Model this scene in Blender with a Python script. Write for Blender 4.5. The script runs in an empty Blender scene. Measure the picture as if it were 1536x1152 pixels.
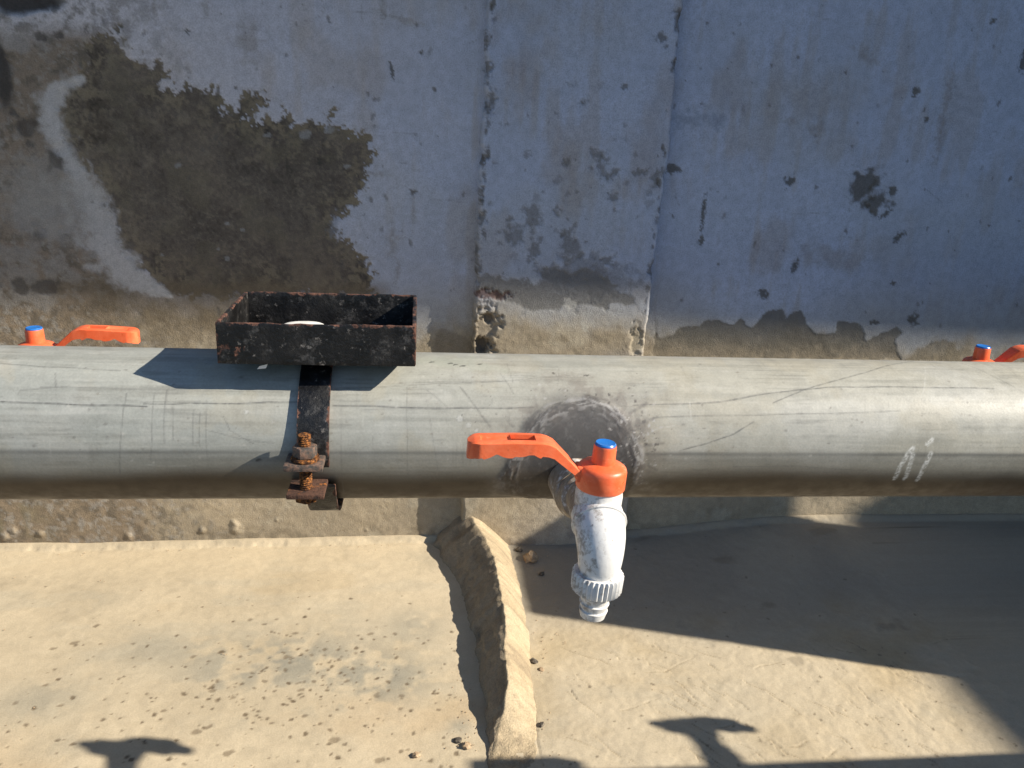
import bpy, math, random
import numpy as np
from mathutils import Matrix, Vector

sc = bpy.context.scene
C = sc.collection
random.seed(7)

# ---------------------------------------------------------------- camera, sky, sun, exposure
CAM_F, PITCH, YAW, ROLL = 1230.335, 0.313643, 0.122626, -0.050733      # focal length in photo pixels, angles in radians
CAM = np.array([0.0, -0.58484, 0.22456])                               # metres from the pipe's axis
_c, _s = math.cos(YAW), math.sin(YAW)
FW = np.array([_s * math.cos(PITCH), _c * math.cos(PITCH), -math.sin(PITCH)])
_rt = np.array([_c, -_s, 0.0]); _dn = np.cross(FW, _rt)
RT = _rt * math.cos(ROLL) + _dn * math.sin(ROLL)
DN = -_rt * math.sin(ROLL) + _dn * math.cos(ROLL)
cd = bpy.data.cameras.new('camera'); cam = bpy.data.objects.new('camera', cd); C.objects.link(cam)
cd.sensor_width = 36; cd.lens = CAM_F / 1536 * 36; cd.clip_start = 0.01; cd.clip_end = 500
m = Matrix.Identity(4)
for i in range(3):
    m[i][0] = RT[i]; m[i][1] = -DN[i]; m[i][2] = -FW[i]; m[i][3] = CAM[i]
cam.matrix_world = m
sc.camera = cam

SX, SY = 1.455, 0.442                       # sunlight runs (-SX, +SY) for every metre it falls
SUN = Vector((SX, -SY, 1)).normalized()
w = bpy.data.worlds.new('World'); sc.world = w; w.use_nodes = True
nt = w.node_tree; bg = nt.nodes['Background']
sky = nt.nodes.new('ShaderNodeTexSky'); sky.sky_type = 'NISHITA'; sky.sun_disc = False
sky.sun_elevation = math.asin(SUN.z); sky.sun_rotation = math.atan2(SUN.x, SUN.y)
nt.links.new(sky.outputs[0], bg.inputs[0]); bg.inputs[1].default_value = 0.085
sky.dust_density = 0.4; sky.ozone_density = 4.0
sd = bpy.data.lights.new('sun', 'SUN'); sd.energy = 5.0; sd.angle = math.radians(0.53); sd.color = (1, 0.92, 0.79)
so = bpy.data.objects.new('sun', sd); C.objects.link(so); so.rotation_euler = SUN.to_track_quat('Z', 'Y').to_euler()
so.location = SUN * 20
sc.view_settings.view_transform = 'Standard'; sc.view_settings.look = 'None'
sc.view_settings.gamma = 1; sc.view_settings.use_curve_mapping = False
sc.view_settings.exposure = 0.75

# ---------------------------------------------------------------- measuring: a photo pixel onto a surface of the place
W, H, R = 1.0543, 0.6781, 0.055              # wall distance, pipe axis above floor, pipe radius
def _ray(u, v):
    d = FW * CAM_F + RT * (u - 768) + DN * (v - 576)
    return d / np.linalg.norm(d)
def on_wall(u, v, y=W):
    d = _ray(u, v); p = CAM + d * ((y - CAM[1]) / d[1]); return (p[0], p[2])
def on_floor(u, v, z=-H):
    d = _ray(u, v); p = CAM + d * ((z - CAM[2]) / d[2]); return (p[0], p[1])
def on_pipe(u, v):                           # (x, arc length from the -Y side, upwards positive)
    d = _ray(u, v); a = d[1]**2 + d[2]**2; b = CAM[1]*d[1] + CAM[2]*d[2]; c = CAM[1]**2 + CAM[2]**2 - R*R
    k = max(b*b - a*c, 0); t = (-b - math.sqrt(k)) / a; p = CAM + d * t
    return (p[0], R * math.atan2(p[2], -p[1]))

# ---------------------------------------------------------------- noise and painting on grids
def _hash(ix, iy, seed):
    n = (ix * 374761393 + iy * 668265263 + seed * 974634721) & 0xFFFFFFFF
    n = ((n ^ (n >> 13)) * 1274126177) & 0xFFFFFFFF
    n = n ^ (n >> 16)
    return (n & 0xFFFF) / 65535.0
def vnoise(x, y, seed=0):
    fx, fy = np.floor(x), np.floor(y); ix, iy = fx.astype(np.int64), fy.astype(np.int64)
    tx, ty = x - fx, y - fy; tx = tx*tx*tx*(tx*(tx*6-15)+10); ty = ty*ty*ty*(ty*(ty*6-15)+10)
    a, b = _hash(ix, iy, seed), _hash(ix+1, iy, seed); c, d = _hash(ix, iy+1, seed), _hash(ix+1, iy+1, seed)
    return (a*(1-tx)+b*tx)*(1-ty) + (c*(1-tx)+d*tx)*ty
def fbm(x, y, scale, octv=4, seed=0, gain=0.5):
    s = np.zeros(np.broadcast(x, y).shape); amp, tot, f = 1.0, 0.0, scale
    for o in range(octv):
        s += amp * vnoise(x*f + 17.3*o, y*f - 9.1*o, seed + o); tot += amp; amp *= gain; f *= 2.03
    return s / tot - 0.5                      # about -0.5 .. 0.5
def sstep(a, b, x):
    t = np.clip((x - a) / (b - a), 0, 1); return t*t*(3-2*t)
def sdf_poly(A, B, pts):                      # positive inside
    pts = np.asarray(pts, float); d = np.full(A.shape, 1e9); ins = np.zeros(A.shape, bool); n = len(pts)
    for i in range(n):
        p, q = pts[i], pts[(i+1) % n]; e = q - p
        t = np.clip(((A-p[0])*e[0] + (B-p[1])*e[1]) / (e@e + 1e-12), 0, 1)
        d = np.minimum(d, (A-p[0]-e[0]*t)**2 + (B-p[1]-e[1]*t)**2)
        if p[1] != q[1]:
            c = ((p[1] > B) != (q[1] > B)) & (A < (q[0]-p[0])*(B-p[1])/(q[1]-p[1]) + p[0]); ins ^= c
    return np.where(ins, 1, -1) * np.sqrt(d)
class Sheet:
    """a grid on two axes with a colour and a height for every point"""
    def __init__(s, a, b, base):
        s.a, s.b = np.asarray(a), np.asarray(b); s.A, s.B = np.meshgrid(s.a, s.b, indexing='ij')
        s.col = np.empty(s.A.shape + (3,)); s.col[:] = base; s.h = np.zeros(s.A.shape); s.rough = np.full(s.A.shape, 0.0)
    def mix(s, mask, c, win=None):
        mask = np.clip(mask, 0, 1)[..., None]; c = np.asarray(c, float)
        if win is None: s.col = s.col*(1-mask) + c*mask
        else: s.col[win] = s.col[win]*(1-mask) + c*mask
    def mul(s, f): s.col *= np.asarray(f)[..., None]
    def win(s, a0, a1, b0, b1):
        i0, i1 = np.searchsorted(s.a, [a0, a1]); j0, j1 = np.searchsorted(s.b, [b0, b1])
        return (slice(max(i0-1, 0), i1+1), slice(max(j0-1, 0), j1+1))
    def blob(s, a, b, ra, rb, rot, c, strength=1, rag=0.7, dh=0, edge=0.25, seed=0, fr=None):
        rm = max(ra, rb) * 1.7; wd = s.win(a-rm, a+rm, b-rm, b+rm); A, B = s.A[wd]-a, s.B[wd]-b
        if A.size == 0: return
        co, si = math.cos(rot), math.sin(rot); x, y = (A*co + B*si)/ra, (-A*si + B*co)/rb
        d = np.sqrt(x*x + y*y) + rag * 1.4 * fbm(s.A[wd], s.B[wd], fr or 0.9/min(ra, rb), 4, seed + 31)
        mk = 1 - sstep(1-edge, 1+edge*0.4, d)
        s.mix(mk*strength, c, wd); s.h[wd] += mk*dh
    def stroke(s, pts, wid, c, strength=1, soft=None, breakup=0.0, dh=0, seed=0, bs=200):
        soft = soft or wid; pts = np.asarray(pts, float); wid = np.broadcast_to(wid, (len(pts),)); mx = wid.max() + soft*1.5
        wd = s.win(pts[:, 0].min()-mx, pts[:, 0].max()+mx, pts[:, 1].min()-mx, pts[:, 1].max()+mx); A, B = s.A[wd], s.B[wd]
        if A.size == 0: return
        mk = np.zeros(A.shape)
        for i in range(len(pts)-1):
            p, q = pts[i], pts[i+1]; e = q-p; t = np.clip(((A-p[0])*e[0]+(B-p[1])*e[1])/(e@e+1e-12), 0, 1)
            d = np.hypot(A-p[0]-e[0]*t, B-p[1]-e[1]*t); ww = wid[i]*(1-t)+wid[i+1]*t
            mk = np.maximum(mk, 1 - sstep(0, 1, (d-ww)/soft + 0.5))
        if breakup: mk = mk * np.clip(1 - breakup*(0.5 + 2.2*fbm(A, B, bs, 3, seed+5)), 0, 1)
        s.mix(mk*strength, c, wd); s.h[wd] += mk*dh

# ---------------------------------------------------------------- mesh helpers
def raw_mesh(name, P, quads, smooth=True):
    me = bpy.data.meshes.new(name); P = np.asarray(P, np.float32); q = np.asarray(quads, np.int32)
    me.vertices.add(len(P)); me.vertices.foreach_set('co', P.ravel())
    me.loops.add(q.size); me.loops.foreach_set('vertex_index', q.ravel())
    me.polygons.add(len(q)); me.polygons.foreach_set('loop_start', np.arange(0, q.size, 4, dtype=np.int32))
    me.polygons.foreach_set('loop_total', np.full(len(q), 4, np.int32))
    me.update(calc_edges=True); me.polygons.foreach_set('use_smooth', np.full(len(q), smooth)); return me
def grid_quads(na, nb, closed=False, flip=False):
    i = np.arange(na-1)[:, None]; j = np.arange(nb if closed else nb-1)[None]; j2 = (j+1) % nb
    q = np.stack([i*nb+j, (i+1)*nb+j, (i+1)*nb+j2, i*nb+j2], -1).reshape(-1, 4)
    return q[:, ::-1] if flip else q
def link(name, me, mat, parent=None):
    o = bpy.data.objects.new(name, me); C.objects.link(o)
    if mat: me.materials.append(mat)
    if parent: o.parent = parent
    return o
def sheet_object(name, sh, P, mat, parent=None, closed=False, flip=False):
    na, nb = sh.A.shape; me = raw_mesh(name, P.reshape(-1, 3), grid_quads(na, nb, closed, flip))
    at = me.color_attributes.new('col', 'FLOAT_COLOR', 'POINT')
    at.data.foreach_set('color', np.concatenate([np.clip(sh.col, 0, 1), sh.rough[..., None]], -1).astype(np.float32).ravel())
    return link(name, me, mat, parent)
def pymesh(name, v, f, mat, parent=None, smooth=None, bevel=0, seg=2, sharp=35):
    me = bpy.data.meshes.new(name); me.from_pydata([tuple(map(float, p)) for p in v], [], [tuple(int(k) for k in q) for q in f]); me.update()
    import bmesh
    bm = bmesh.new(); bm.from_mesh(me); bmesh.ops.recalc_face_normals(bm, faces=bm.faces)
    if bevel:
        es = [e for e in bm.edges if len(e.link_faces) == 2 and e.calc_face_angle(0) > math.radians(30)]
        bmesh.ops.bevel(bm, geom=es, offset=bevel, segments=seg, profile=0.6, affect='EDGES', clamp_overlap=True)
    bm.to_mesh(me); bm.free()
    if smooth is not False:
        for p in me.polygons: p.use_smooth = True
        me.set_sharp_from_angle(angle=math.radians(sharp))
    return link(name, me, mat, parent)
def join(*parts):
    V, F = [], []
    for v, f in parts:
        k = len(V); V += [tuple(p) for p in v]; F += [tuple(i+k for i in q) for q in f]
    return V, F
def box(x0, x1, y0, y1, z0, z1):
    v = [(x, y, z) for x in (x0, x1) for y in (y0, y1) for z in (z0, z1)]
    return v, [(0, 1, 3, 2), (4, 6, 7, 5), (0, 4, 5, 1), (2, 3, 7, 6), (0, 2, 6, 4), (1, 5, 7, 3)]
def lathe(prof, seg=40, ripple=None, c=(0, 0, 0)):
    v, f = [], []; n = len(prof)
    for k in range(seg):
        a = 2*math.pi*k/seg
        for (r, z, *rp) in prof:
            rr = r - (rp[0] if rp and k % 2 else 0); v.append((c[0]+rr*math.cos(a), c[1]+rr*math.sin(a), c[2]+z))
    for k in range(seg):
        k2 = (k+1) % seg
        for i in range(n-1): f.append((k*n+i, k2*n+i, k2*n+i+1, k*n+i+1))
    f.append([k*n for k in range(seg)][::-1]); f.append([k*n+n-1 for k in range(seg)])
    return v, f
def sweep(path, rad, seg=32, u=(1, 0, 0), caps=True):
    """tube along a path that lies in a plane with normal u"""
    v, f = [], []; P = [Vector(p) for p in path]; U = Vector(u); n = len(P)
    for i, p in enumerate(P):
        t = (P[min(i+1, n-1)] - P[max(i-1, 0)]).normalized(); s = t.cross(U).normalized()
        for k in range(seg):
            a = 2*math.pi*k/seg; v.append(p + (U*math.cos(a) + s*math.sin(a))*rad[i])
    for i in range(n-1):
        for k in range(seg): f.append((i*seg+k, i*seg+(k+1) % seg, (i+1)*seg+(k+1) % seg, (i+1)*seg+k))
    if caps: f.append(list(range(seg))[::-1]); f.append([(n-1)*seg+k for k in range(seg)])
    return v, f
def tag(o, label=None, cat=None, group=None, kind=None):
    for k, val in (('label', label), ('category', cat), ('group', group), ('kind', kind)):
        if val: o[k] = val
    return o
def empty(name, loc=(0, 0, 0), rz=0):
    o = bpy.data.objects.new(name, None); C.objects.link(o); o.location = loc; o.rotation_euler = (0, 0, rz)
    o.empty_display_size = 0.02; return o
def copy_tree(o, parent=None):
    c = o.copy(); C.objects.link(c)
    if parent: c.parent = parent
    for ch in list(o.children): copy_tree(ch, c)
    return c

# ---------------------------------------------------------------- materials
class Mat:
    def __init__(s, name, rough=0.8, spec=0.5):
        s.m = bpy.data.materials.new(name); s.m.use_nodes = True; s.t = s.m.node_tree; s.b = s.t.nodes['Principled BSDF']
        s.b.inputs['Roughness'].default_value = rough; s.b.inputs['Specular IOR Level'].default_value = spec
        s.tc = s.t.nodes.new('ShaderNodeTexCoord')
    def n(s, kind, **kw):
        o = s.t.nodes.new('ShaderNode' + kind)
        for k, v in kw.items(): setattr(o, k, v)
        return o
    def put(s, sock, v):
        if hasattr(v, 'is_output') or isinstance(v, bpy.types.NodeSocket): s.t.links.new(v, sock)
        elif isinstance(v, (tuple, list)): sock.default_value = (*v, 1) if len(v) == 3 and len(sock.default_value) == 4 else v
        else: sock.default_value = v
    def noise(s, scale, detail=4, rough=0.55, vec=None, stretch=None, out=0):
        o = s.n('TexNoise'); vec = vec or s.tc.outputs['Object']
        if stretch:
            mp = s.n('Mapping'); s.t.links.new(vec, mp.inputs[0]); mp.inputs['Scale'].default_value = stretch; vec = mp.outputs[0]
        s.t.links.new(vec, o.inputs['Vector']); o.inputs['Scale'].default_value = scale
        o.inputs['Detail'].default_value = detail; o.inputs['Roughness'].default_value = rough; return o.outputs[out]
    def ramp(s, v, a, b, lo=0.0, hi=1.0):
        o = s.n('MapRange', interpolation_type='SMOOTHSTEP'); s.put(o.inputs[0], v)
        for i, k in enumerate((a, b, lo, hi)): o.inputs[i+1].default_value = k
        return o.outputs[0]
    def math(s, op, a, b=0.0):
        o = s.n('Math', operation=op); s.put(o.inputs[0], a); s.put(o.inputs[1], b); return o.outputs[0]
    def mix(s, f, a, b, blend='MIX'):
        o = s.n('Mix', data_type='RGBA', blend_type=blend); s.put(o.inputs[0], f); s.put(o.inputs[6], a); s.put(o.inputs[7], b); return o.outputs[2]
    def attr(s, name='col'):
        o = s.n('Attribute'); o.attribute_name = name; return o
    def sep(s, vec=None):
        o = s.n('SeparateXYZ'); s.t.links.new(vec or s.tc.outputs['Object'], o.inputs[0]); return o.outputs
    def color(s, v): s.put(s.b.inputs['Base Color'], v); return s
    def rough(s, v): s.put(s.b.inputs['Roughness'], v); return s
    def bump(s, v, strength, dist):
        o = s.n('Bump'); s.put(o.inputs['Height'], v); o.inputs['Strength'].default_value = strength; o.inputs['Distance'].default_value = dist
        s.t.links.new(o.outputs[0], s.b.inputs['Normal']); return s

def painted(name, rough, spec, fine, amount, bumpd, rvar=0.1, g2w=0.6):
    """colour from the sheet's own paint, with fine grain and relief added"""
    k = Mat(name, rough, spec); at = k.attr()
    g1, g2 = k.noise(fine, 5, 0.65), k.noise(fine*0.17, 4, 0.6)
    f = k.math('ADD', k.ramp(g1, 0.25, 0.75, 1-amount, 1+amount*0.8), k.ramp(g2, 0.3, 0.7, -amount*0.4, amount*0.4))
    k.color(k.mix(1.0, at.outputs['Color'], f, 'MULTIPLY'))
    k.rough(k.math('ADD', k.ramp(g2, 0.3, 0.7, rough-rvar, rough+rvar), at.outputs['Alpha']))
    k.bump(k.math('ADD', g1, k.math('MULTIPLY', g2, g2w)), 1.0, bumpd)
    return k.m
M_wall = painted('limewashed_plaster', 0.75, 0.35, 420, 0.2, 0.0011)
M_floor = painted('cement_floor', 0.85, 0.3, 380, 0.09, 0.0005)
M_kerb = painted('mortar', 0.92, 0.25, 330, 0.2, 0.0022)
M_pipe = painted('grey_pipe', 0.43, 0.42, 600, 0.09, 0.00007, 0.09)

k = Mat('orange_plastic', 0.32, 0.5)
c = k.mix(k.ramp(k.noise(60, 6, 0.7), 0.35, 0.7), (0.82, 0.130, 0.042), (0.90, 0.205, 0.088))
c = k.mix(k.ramp(k.noise(190, 6, 0.75), 0.56, 0.72, 0, 0.5), c, (0.42, 0.10, 0.045)); c = k.mix(k.ramp(k.noise(240, 5, 0.7, stretch=(.25, 1, 1)), 0.62, 0.68, 0, 0.5), c, (0.85, 0.36, 0.20))
k.color(c)
k.bump(k.noise(500, 3), 0.15, 0.0006); k.rough(k.ramp(k.noise(90, 4), 0.3, 0.7, 0.26, 0.45)); M_orange = k.m
k = Mat('blue_plastic', 0.3, 0.5); k.color(k.mix(k.ramp(k.noise(200, 4), 0.5, 0.8, 0, 0.4), (0.02, 0.17, 0.55), (0.03, 0.09, 0.25))); M_blue = k.m
def white_mat(name, dirt):
    k = Mat(name, 0.38, 0.5); z = k.sep()
    d = k.ramp(k.noise(85, 6, 0.7), 0.53 - dirt*0.18, 0.66 - dirt*0.18, 0, 1)
    side = k.ramp(k.math('ADD', z[0], k.ramp(k.noise(120, 5, 0.7), 0.3, 0.7, -.014, .014)), -0.017, -0.004, 0.65, 0.0)
    d2 = k.ramp(k.noise(330, 4, 0.6), 0.64, 0.7, 0, 0.6)
    c = k.mix(d2, (0.71, 0.70, 0.675), (0.36, 0.30, 0.22)); c = k.mix(k.math('MULTIPLY', d, 0.14 + 0.72*dirt), c, (0.25, 0.185, 0.12))
    c = k.mix(k.math('MULTIPLY', side, k.ramp(k.noise(260, 5, 0.7), 0.38, 0.6)), c, (0.17, 0.12, 0.075))
    dk = k.ramp(k.noise(140, 5, 0.75, stretch=(1, 1, 0.5)), 0.655, 0.69, 0, 0.8)
    c = k.mix(dk, c, (0.06, 0.05, 0.045)); k.color(c); k.rough(k.ramp(d, 0, 1, 0.34, 0.7)); k.bump(k.noise(300, 4), 0.25, 0.0008); return k.m
M_white = white_mat('white_plastic', 0.0); M_white_dirty = white_mat('soiled_white_plastic', 1.0); M_nozzle = white_mat('cream_plastic', 0.25)
def black_paint(name, rust):
    k = Mat(name, 0.4, 0.5); at = k.attr('edge').outputs['Fac']
    e = k.math('ADD', at, k.ramp(k.noise(120, 6, 0.7), 0.35, 0.75, -0.70, 0.42)); e = k.ramp(e, 0.40, 0.66)
    p = k.ramp(k.noise(34, 6, 0.75), 0.63 - rust, 0.70 - rust, 0, 0.9)
    sp = k.ramp(k.noise(170, 6, 0.75), 0.60, 0.69, 0, 0.75); sm = k.ramp(k.noise(62, 7, 0.75), 0.52, 0.70, 0, 0.30)
    base = k.mix(sm, (0.0048, 0.0045, 0.0045), (0.26, 0.25, 0.24)); base = k.mix(sp, base, (0.24, 0.22, 0.20))
    rs = k.mix(k.ramp(k.noise(260, 4), 0.35, 0.7), (0.055, 0.022, 0.014), (0.22, 0.10, 0.065))
    c = k.mix(k.math('MULTIPLY', k.math('MAXIMUM', e, p), 0.85), base, rs); k.color(c)
    k.rough(k.ramp(k.math('MAXIMUM', e, k.noise(70, 5)), 0.3, 0.9, 0.30, 0.85)); k.bump(k.noise(230, 6, 0.7), 0.55, 0.0016); return k.m
M_black = black_paint('black_paint_on_iron', -0.03); M_strap = black_paint('black_paint_on_strap', 0.0)
k = Mat('rusty_iron', 0.85, 0.3); f = k.noise(190, 6, 0.7)
c = k.mix(k.ramp(f, 0.35, 0.55), (0.022, 0.017, 0.015), (0.10, 0.050, 0.033)); c = k.mix(k.ramp(k.noise(120, 5, 0.7), 0.58, 0.70), c, (0.42, 0.15, 0.035))
k.color(c); k.bump(f, 0.8, 0.002); M_rust = k.m
k = Mat('orange_rust', 0.9, 0.2); f = k.noise(420, 5, 0.7); k.color(k.mix(k.ramp(f, 0.42, 0.66), (0.050, 0.024, 0.015), (0.40, 0.16, 0.045))); k.bump(f, 0.9, 0.002); M_orust = k.m
k = Mat('grey_iron', 0.6, 0.5); f = k.noise(260, 5, 0.7); k.color(k.mix(k.ramp(f, 0.4, 0.65), (0.06, 0.055, 0.05), (0.20, 0.12, 0.085))); k.bump(f, 0.6, 0.0015); M_iron = k.m
k = Mat('soap', 0.45); k.color(k.mix(k.ramp(k.noise(90, 3), 0.4, 0.7), (0.80, 0.79, 0.75), (0.62, 0.62, 0.60))); M_soap = k.m
def stone_mat(name, a, b, sc_=90):
    k = Mat(name, 0.9, 0.2); f = k.noise(sc_, 6, 0.65); k.color(k.mix(k.ramp(f, 0.35, 0.65), a, b)); k.bump(f, 0.8, 0.004); return k.m
M_stone = stone_mat('tan_stone', (0.30, 0.21, 0.13), (0.48, 0.36, 0.24)); M_dstone = stone_mat('dark_stone', (0.07, 0.06, 0.05), (0.2, 0.17, 0.13))
M_brickwork = stone_mat('cement_render', (0.20, 0.20, 0.20), (0.30, 0.30, 0.295), 9)
M_ground = stone_mat('bare_earth', (0.060, 0.062, 0.058), (0.11, 0.11, 0.10), 2)
M_roof = stone_mat('roof_concrete', (0.25, 0.24, 0.22), (0.36, 0.34, 0.31), 5)

# ---------------------------------------------------------------- ground and floor
gv, gf = box(-150, 150, -150, 150, -1.2, -H-0.045)
tag(pymesh('ground', gv, gf, M_ground, smooth=False), kind='structure')

def spaced(lo, d0, d1, hi, step, coarse):
    return np.concatenate([np.arange(lo, d0, coarse), np.arange(d0, d1, step), np.arange(d1, hi+coarse, coarse)])
def floor_base(x, y):
    return -H + 0.045*sstep(0.28, 0.95, x)*sstep(0.72, 1.05, y) - 0.010*sstep(0.0, -0.9, x)*sstep(0.7, 1.05, y)
F = Sheet(spaced(-2.0, -0.92, 1.02, 2.9, 0.0024, 0.12), np.concatenate([np.arange(-0.50, 0.30, 0.1), np.arange(0.30, W+0.03, 0.0024)]), (0.49, 0.410, 0.287))
A, B = F.A, F.B
left = 1 - sstep(0.10, 0.20, A)
n1, n2, n3 = fbm(A, B, 3.2, 5, 1), fbm(A, B, 11, 5, 2), fbm(A, B, 45, 4, 3)
F.mul(1 + 0.24*n1 + 0.22*n2 + 0.18*n3)
F.mix(sstep(0.08, 0.26, fbm(A*0.5, B, 9, 5, 13))*0.4, (0.42, 0.33, 0.205)); F.mix(sstep(0.08, 0.25, fbm(A*0.4, B, 15, 5, 14))*0.3, (0.39, 0.355, 0.275))
F.mix(sstep(0.02, 0.30, n1 + 0.25*n2)*0.35, (0.50, 0.42, 0.30))
F.mix(sstep(0.05, 0.25, fbm(A, B, 5, 4, 9))*0.5*(1-left), (0.40, 0.31, 0.18))
F.mix(sstep(0.0, 0.25, fbm(A*0.6, B, 6, 4, 12))*0.40*left*sstep(0.62, 0.45, B), (0.46, 0.33, 0.19))
# grey damp clouds on the left slab
for (u, v, ru, rv, st) in [(430, 990, 150, 50, .75), (560, 1020, 120, 45, .75), (240, 975, 90, 30, .5), (60, 1050, 90, 40, .5), (330, 1010, 60, 40, .4), (100, 1120, 60, 20, .3), (620, 940, 60, 30, .5), (640, 840, 40, 16, .4), (390, 1075, 90, 18, .4), (140, 900, 60, 14, .25), (1010, 940, 50, 18, .4), (690, 1090, 20, 14, .5)]:
    a, b = on_floor(u, v); a2, _ = on_floor(u+ru, v); _, b2 = on_floor(u, v-rv)
    d = ((A-a)/(a2-a))**2 + ((B-b)/(b2-b))**2
    F.mix(np.exp(-d*1.3)*sstep(-0.16, 0.14, n2 + 0.7*n3 + 0.06)*min(1, st*1.25), (0.262, 0.245, 0.195))
# shade near the wall on the right slab, deepened with grey in its colour
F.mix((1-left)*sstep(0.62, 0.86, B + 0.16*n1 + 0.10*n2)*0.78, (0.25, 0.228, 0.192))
F.mix((1-left)*sstep(-0.05, 0.2, n1 + 0.5*n2)*0.35, (0.40, 0.35, 0.265))
# the strip along the wall is cleaner and paler
F.mix(sstep(0.86, 1.0, B)*left*0.5, (0.52, 0.425, 0.285))
rng = random.Random(3)
for i in range(430):                                                                   # drops dried dark on the left slab
    u = rng.uniform(-60, 700); v = 850 + 320*(rng.random()**0.62)
    if rng.random() < 0.45: u = rng.gauss(470, 110); v = rng.gauss(1010, 45)
    if u > 695 or v < 855: continue
    a, b = on_floor(u, v); r = rng.choice([0.0015, 0.0018, 0.0022, 0.0027, 0.0033, 0.0040]) * rng.uniform(0.75, 1.2)
    F.blob(a, b, r*rng.uniform(1, 1.5), r, rng.uniform(0, 3), (0.135, 0.10, 0.062), rng.uniform(0.55, 0.95), 0.7, -0.0003, 0.45, i, 260)
for (u, v, r) in [(342, 1130, .009), (294, 1097, .009), (312, 1090, .006), (350, 1045, .006), (79, 972, .006), (110, 963, .008), (318, 1035, .006), (500, 1110, .011), (450, 1035, .007), (555, 952, .006), (520, 1022, .006), (90, 1058, .005), (68, 1027, .005), (245, 1065, .005), (570, 1140, .009), (430, 985, .008)]:
    a, b = on_floor(u, v); F.blob(a, b, r, r*0.7, 0.4, (0.20, 0.155, 0.10), 0.75, 0.8, -0.0004, 0.3, int(u))
for i in range(120):                                                                   # small specks on the right slab
    a, b = on_floor(rng.uniform(800, 1536), rng.uniform(800, 1150)); r = rng.uniform(0.0012, 0.003)
    F.blob(a, b, r*1.4, r, rng.uniform(0, 3), (0.13, 0.10, 0.065), rng.uniform(0.4, 0.8), 0.6, 0, 0.4, i)
for (u, v, ru, rv) in [(1145, 800, 12, 9), (1193, 992, 14, 8), (1150, 910, 12, 6), (1335, 940, 22, 10), (1045, 806, 9, 5), (965, 815, 16, 8), (1085, 850, 16, 8), (1230, 820, 18, 7)]:
    a, b = on_floor(u, v); a2, _ = on_floor(u+ru, v); F.blob(a, b, a2-a, (a2-a)*.7, 0.3, (0.17, 0.14, 0.10), 0.4, 1.3, 0.0006, 0.7, u, 60)
F.h += 0.006*n1 + 0.0028*n2 + 0.0010*n3*(1.8-left) + 0.0005*fbm(A, B, 120, 3, 8)*(1.7-left)
for i in range(70):                                                                    # trowel drags and scratches on the right slab
    u, v = rng.uniform(830, 1420), rng.uniform(960, 1150)
    du = rng.uniform(20, 75); dv = du*rng.uniform(0.35, 0.9)*(1 if rng.random() < 0.93 else -0.6); uu = [0, .35, .7, 1]
    pts = [on_floor(u+du*t+rng.uniform(-4, 4), v+dv*t+rng.uniform(-4, 4)) for t in uu]
    F.stroke(pts, [0.0003, 0.0010, 0.0008, 0.0003], (0.19, 0.145, 0.09), 0.8, 0.0022, 0.8, -0.0016, i)
    F.stroke([(p[0]-0.004, p[1]+0.002) for p in pts], [0.0006, 0.0022, 0.002, 0.0004], (0.5, 0.4, 0.26), 0.10, 0.004, 0.8, 0.0005, i)
for pts in [[(775, 985), (790, 1020), (800, 1050), (805, 1110), (815, 1150)], [(855, 1035), (865, 1050)], [(1270, 960), (1300, 975)]]:   # cracks and the seam beside the kerb
    F.stroke([on_floor(*p) for p in pts], 0.001, (0.12, 0.09, 0.06), 0.7, 0.002, 0.6, -0.002, 5)
F.h += 0.010*sstep(W-0.022, W, B + 0.012*fbm(A, B, 30, 3, 21))                         # mortar fillet at the wall
F.mix(sstep(W-0.03, W-0.004, B + 0.03*fbm(A, B, 40, 3, 23))*0.6, (0.36, 0.30, 0.21))
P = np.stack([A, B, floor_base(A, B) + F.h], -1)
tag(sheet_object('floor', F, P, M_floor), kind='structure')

# ---------------------------------------------------------------- the wall behind
S_ = lambda pts, f, k=0.4513: [f(x*k, y*k) for x, y in pts]
PATCH = [(190,300),(240,280),(290,240),(280,160),(310,115),(400,100),(420,170),(500,200),(540,185),(560,240),(545,290),(575,300),(600,280),(650,280),(720,310),(740,360),(790,345),(830,320),(900,330),(860,345),(830,370),(830,410),(900,405),(930,370),(955,370),(985,420),(1000,390),(1050,390),(1090,420),(1110,370),(1130,420),(1150,440),(1230,450),(1240,500),(1210,600),(1170,680),(1110,740),(1130,800),(1180,830),(1240,900),(1250,975),(1000,975),(840,985),(700,985),(590,980),(520,930),(430,850),(390,780),(350,660),(330,590),(270,540),(220,470),(195,400)]
STREAK = [(270,262),(225,280),(190,300),(168,345),(182,430),(212,500),(255,570),(295,650),(325,740),(365,840),(425,910),(500,955),(570,985)]
STREAK_W = [9,12,15,20,24,26,34,46,52,50,38,22,6]
PEELS_RIGHT = [(975,540),(983,478),(988,505),(1010,500),(1018,488),(1045,490),(1060,480),(1100,485),(1112,478),(1125,490),(1140,478),(1150,466),(1172,464),(1180,475),(1200,465),(1210,485),(1225,500),(1252,500),(1256,480),(1290,482),(1300,510),(1318,500),(1345,490),(1352,500),(1340,512),(1350,540)]
PIL_PEEL = [(712,412),(745,410),(780,425),(800,430),(830,400),(842,405),(855,420),(870,405),(900,410),(930,430),(960,440),(965,470),(930,462),(880,465),(840,462),(800,470),(760,450),(715,440)]
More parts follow.
